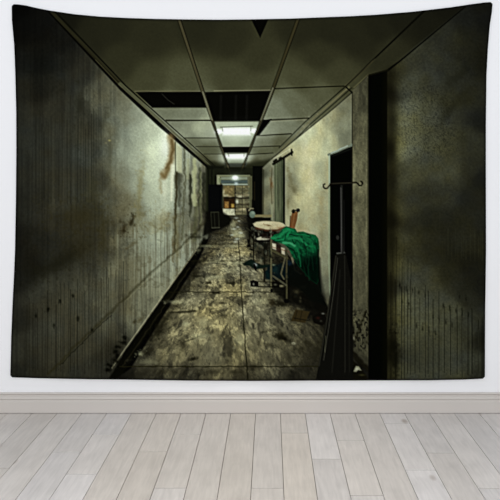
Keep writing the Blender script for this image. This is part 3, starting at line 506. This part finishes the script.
# planks and rubble on the floor
poly([(295.6,309),(309.4,311.4),(305.4,323),(291,321)], (44,38,22), soft=.8, name='floor_debris', warp=.4); line([(294,318),(308,320.6)], 1, (16,14,8), .7); line([(297,311),(295,320)],.8,(20,18,10),.6); line([(302,311),(300,321)],.8,(20,18,10),.6)
poly([(312,316),(318,313),(325,312),(326,322),(322,326),(314,323)], (11,10,7), soft=.9, name='floor_debris', warp=.7); blob(323,313.6,1.5,.8,(120,124,112),.7); blob(318,318,2,1.3,(58,26,20),.5); blob(321,321,1.2,1,(66,66,56),.5)
wob(280,336,5,3,(20,18,9),.7,.4,2); wob(272,303,4,3,(26,22,12),.7,0,4); wob(285,339,4,1.4,(14,13,7),.8,.5,6)
# boards leaning by the doorway, hook stand in front
bd = 'leaning_board'
poly([(335,256),(337,253.6),(344.6,252.6),(346.4,256),(352.8,290),(353.2,384),(315,384),(318,368),(325,325),(330,294)], (13,13,10), soft=.7, name=bd)
line([(337.6,258),(333.6,292),(328.4,330),(323.6,360)], .9, (58,58,50), .6); line([(336,256),(331,292),(326,326),(319,366)], 1.1, (40,40,32), .7); line([(340,270),(336,320),(332,372)], 1.3, (30,30,25), .5); line([(344.6,256),(345,300),(345,372)], 1.1, (38,38,32), .55); line([(349,290),(349.4,372)], .9, (30,30,24), .5); line([(337,253.4),(344.4,252.6)], 1.2, (90,92,84), .7)
line([(352.4,262),(352.4,300)], 1, (5,5,3), .9); wob(353.6,330,1.2,7,(8,8,5),.9,0,3); line([(326,336),(324.8,352)], .7, (88,90,70), .5)
hk = 'hook_stand'
line([(341.6,186),(341.8,220),(342.6,253)], 2.3, (26,27,24), .95, name=hk); line([(341,188),(341.4,252)], .8, (88,88,84), .6); line([(344,200),(344.2,252)], .7, (40,40,38), .5)
line([(330,183.7),(341,183.2),(353,182.8)], 1.1, (34,32,24), .95, name=hk)
line([(330.6,184),(329,186),(327.4,188.2),(325,188.6),(323.4,187),(323.4,184.8),(324.8,184)], 1.5, (22,20,14), .97, name=hk)
line([(353,182.8),(356,182.4),(358,183.6),(359.2,185.6),(361.2,185.6),(362.6,183.6),(362,181.8),(360.8,181.4)], 1.6, (24,21,13), .97, name=hk)
disc(337.6,237.6,1.5,2.2,(46,46,42),soft=.6,al=.7)
# printing grain, and the crispness of the print
C *= (1+(.035-.02*ceil_m)*fbm(X/.9, Y/.9, 140, 2))[..., None]
def blur(a, n):
    k = np.exp(-.5*(np.arange(-n*2, n*2+1)/n)**2); k /= k.sum(); b_ = np.zeros_like(a)
    for q, w_ in zip(range(-n*2, n*2+1), k): b_ += w_*np.take(a, np.clip(np.arange(a.shape[0])+q, 0, a.shape[0]-1), 0)
    c_ = np.zeros_like(a)
    for q, w_ in zip(range(-n*2, n*2+1), k): c_ += w_*np.take(b_, np.clip(np.arange(a.shape[1])+q, 0, a.shape[1]-1), 1)
    return c_
C = C+np.clip(.65*(C-blur(C, 2)), -22, 22)
# the print runs dark to the hem
ed = np.minimum(np.minimum(uu*476, (1-uu)*476), np.minimum(vv*362, (1-vv)*362))
C *= (.45+.55*sm(0, 3.2, ed))[..., None]
Y_ = (C @ np.array([.3,.59,.11]))[..., None]; C = Y_+(C-Y_)*1.12
C = 258*(np.clip(C, 0, 255)/255)**1.03
C = np.clip(C, 2, 250)

# ---------------------------------------------------------------- the wall tapestry, hung flat on the wall
# cloth surface: it hangs a little off the wall with soft waves; the print is cut into its pictured things, all on the same surface
WX = wx(X); WZ = wz(Y)
lift = .006+.0016*np.sin(WX*9+.8)*sm(.0,.3,vv)+.0012*np.sin(WX*21+WZ*4)*vv+.001*np.sin(WZ*11+WX*3)
lift = lift+.003*np.exp(-((1-vv)/.05)**2)*(1+.5*np.sin(WX*14))
PZ = -lift
# perspective: the cloth is a few millimetres nearer than the wall plane, so keep its outline where the photograph has it
k_ = (D-lift)/D; WX = WX*k_; WZ = CAMZ+(WZ-CAMZ)*k_
tapestry = bpy.data.objects.new('wall_tapestry', None); col.objects.link(tapestry); tapestry.location = (float(WX.mean()), -.004, float(WZ.min()))
tapestry['label'] = 'wide dark tapestry hung on white wall, printed with a derelict hospital corridor'; tapestry['category'] = 'tapestry'
org = np.array(tapestry.location)
P = np.stack([WX, PZ, WZ], -1)-org
N = np.cross(np.gradient(P, axis=0), np.gradient(P, axis=1)); N /= np.linalg.norm(N, axis=-1, keepdims=True); N *= -np.sign(N[..., 1:2])
ink, nt, b = material('printed_polyester_cloth', (.5,.5,.5), .95, 0.0)
at = node(nt, 'ShaderNodeAttribute', attribute_name='ink'); nt.links.new(at.outputs['Color'], b.inputs['Base Color'])
tc = node(nt, 'ShaderNodeTexCoord'); wv = node(nt, 'ShaderNodeTexNoise'); wv.inputs['Scale'].default_value = 900; bp = node(nt, 'ShaderNodeBump'); bp.inputs['Strength'].default_value = .08; bp.inputs['Distance'].default_value = .0004
nt.links.new(tc.outputs['Object'], wv.inputs['Vector']); nt.links.new(wv.outputs['Fac'], bp.inputs['Height']); nt.links.new(bp.outputs['Normal'], b.inputs['Normal'])
rgb = C/255.; lin = np.where(rgb <= .04045, rgb/12.92, ((rgb+.055)/1.055)**2.4)/PRINT_GAIN
lin = np.clip(lin, 0, .95)
def cloth_piece(name, sel, parent, props=None):
    # sel: boolean grid of cells (NV-1, NU-1) belonging to this piece
    ii, jj = np.nonzero(sel)
    if len(ii) == 0: return None
    q = np.stack([ii*NU+jj, (ii+1)*NU+jj, (ii+1)*NU+jj+1, ii*NU+jj+1], 1)
    used, inv = np.unique(q.ravel(), return_inverse=True)
    me = bpy.data.meshes.new(name); nf = len(q)
    me.vertices.add(len(used)); me.vertices.foreach_set('co', P.reshape(-1, 3)[used].ravel().astype(np.float32))
    me.loops.add(nf*4); me.loops.foreach_set('vertex_index', inv.astype(np.int32).ravel())
    me.polygons.add(nf); me.polygons.foreach_set('loop_start', np.arange(0, nf*4, 4, dtype=np.int32)); me.polygons.foreach_set('loop_total', np.full(nf, 4, np.int32))
    me.polygons.foreach_set('use_smooth', np.ones(nf, bool)); me.update(calc_edges=True)
    ca = me.color_attributes.new('ink', 'FLOAT_COLOR', 'POINT')
    ca.data.foreach_set('color', np.concatenate([lin.reshape(-1, 3)[used], np.ones((len(used), 1))], 1).ravel().astype(np.float32))
    me.normals_split_custom_set_from_vertices(N.reshape(-1, 3)[used].tolist())
    me.materials.append(ink); o = bpy.data.objects.new(name, me); col.objects.link(o); o.parent = parent
    for k, v in (props or {}).items(): o[k] = v
    return o
cell = LAB[:-1, :-1]
def islands(m, least=14):
    # split a boolean grid into its separate patches
    lab_ = np.zeros(m.shape, int); n = 0; out = []; todo = set(zip(*[a.tolist() for a in np.nonzero(m)]))
    while todo:
        s0 = todo.pop(); st = [s0]; comp = [s0]
        while st:
            i, j = st.pop()
            for d in ((i+1,j),(i-1,j),(i,j+1),(i,j-1)):
                if d in todo: todo.remove(d); st.append(d); comp.append(d)
        out.append(comp)
    return out
def grid_of(comp):
    g = np.zeros(cell.shape, bool); a = np.array(comp); g[a[:, 0], a[:, 1]] = True; return g
MULTI = {'missing_tile','ceiling_light','cardboard_box','white_tag','caster_wheel','ceiling_bar','printed_dark_doorway','floor_debris','printed_plaster_wall','dark_cloth','printed_ceiling','printed_trolley','green_sheet'}
HOME = {'missing_tile':'printed_ceiling','ceiling_bar':'printed_ceiling','ceiling_light':'printed_ceiling','cardboard_box':'printed_end_room','caster_wheel':'printed_trolley','white_tag':'printed_trolley','backrest_board':'printed_trolley','pillow':'printed_trolley','paper_scrap':'printed_floor','floor_debris':'printed_floor','pale_bundle':'printed_far_trolley'}
PL = {'green_sheet':'green cloth heaped over the printed trolley','pillow':'cream oval cushion','printed_near_wall':'dark streaked wall nearest on the right','printed_sliding_door':'grey-green sliding door','ceiling_light':'glowing ceiling light'}
roots = {}
for nm in sorted(NAMES, key=lambda n: n in HOME):
    par = roots.get(HOME.get(nm), tapestry); m = cell == lab(nm)
    if nm in MULTI:
        comps = islands(m); comps.sort(key=len, reverse=True); big = [grid_of(c) for c in comps if len(c) >= 7] or [grid_of(comps[0])]
        for c in comps:
            if len(c) < 7:
                ci = np.mean(c, 0); best = min(range(len(big)), key=lambda k: 0 if k == 0 else 1); big[best] |= grid_of(c)
    else: big = [m]
    for g in big:
        o = cloth_piece(nm, g, par, {'label': PL[nm]} if nm in PL else None)
        if o is not None and nm not in roots: roots[nm] = o
# plain back of the cloth with its rolled hem: closed sheet just behind the print
bm_, nt, b = material('plain_cloth_back', (.10,.10,.085), .9, .05)
si = np.r_[0:NV:9, NV-1]; sj = np.r_[0:NU:9, NU-1]; si = np.unique(si); sj = np.unique(sj)
fr = P[np.ix_(si, sj)]+np.array([0, .0005, 0]); bk = P[np.ix_(si, sj)]+np.array([0, .0022, 0]); a, c = fr.shape[:2]
Vv = np.concatenate([fr.reshape(-1, 3), bk.reshape(-1, 3)]).tolist(); Ff = []
for i in range(a-1):
    for j in range(c-1):
        q = (i*c+j, (i+1)*c+j, (i+1)*c+j+1, i*c+j+1); Ff.append(q); Ff.append(tuple(a*c+k for k in q[::-1]))
rim = [(0, j) for j in range(c)]+[(i, c-1) for i in range(1, a)]+[(a-1, j) for j in range(c-2, -1, -1)]+[(i, 0) for i in range(a-2, 0, -1)]
for k in range(len(rim)):
    p, q = rim[k], rim[(k+1) % len(rim)]; p = p[0]*c+p[1]; q = q[0]*c+q[1]; Ff.append((p, q, a*c+q, a*c+p))
mesh('cloth_backing', Vv, Ff, bm_, tapestry, smooth=False)
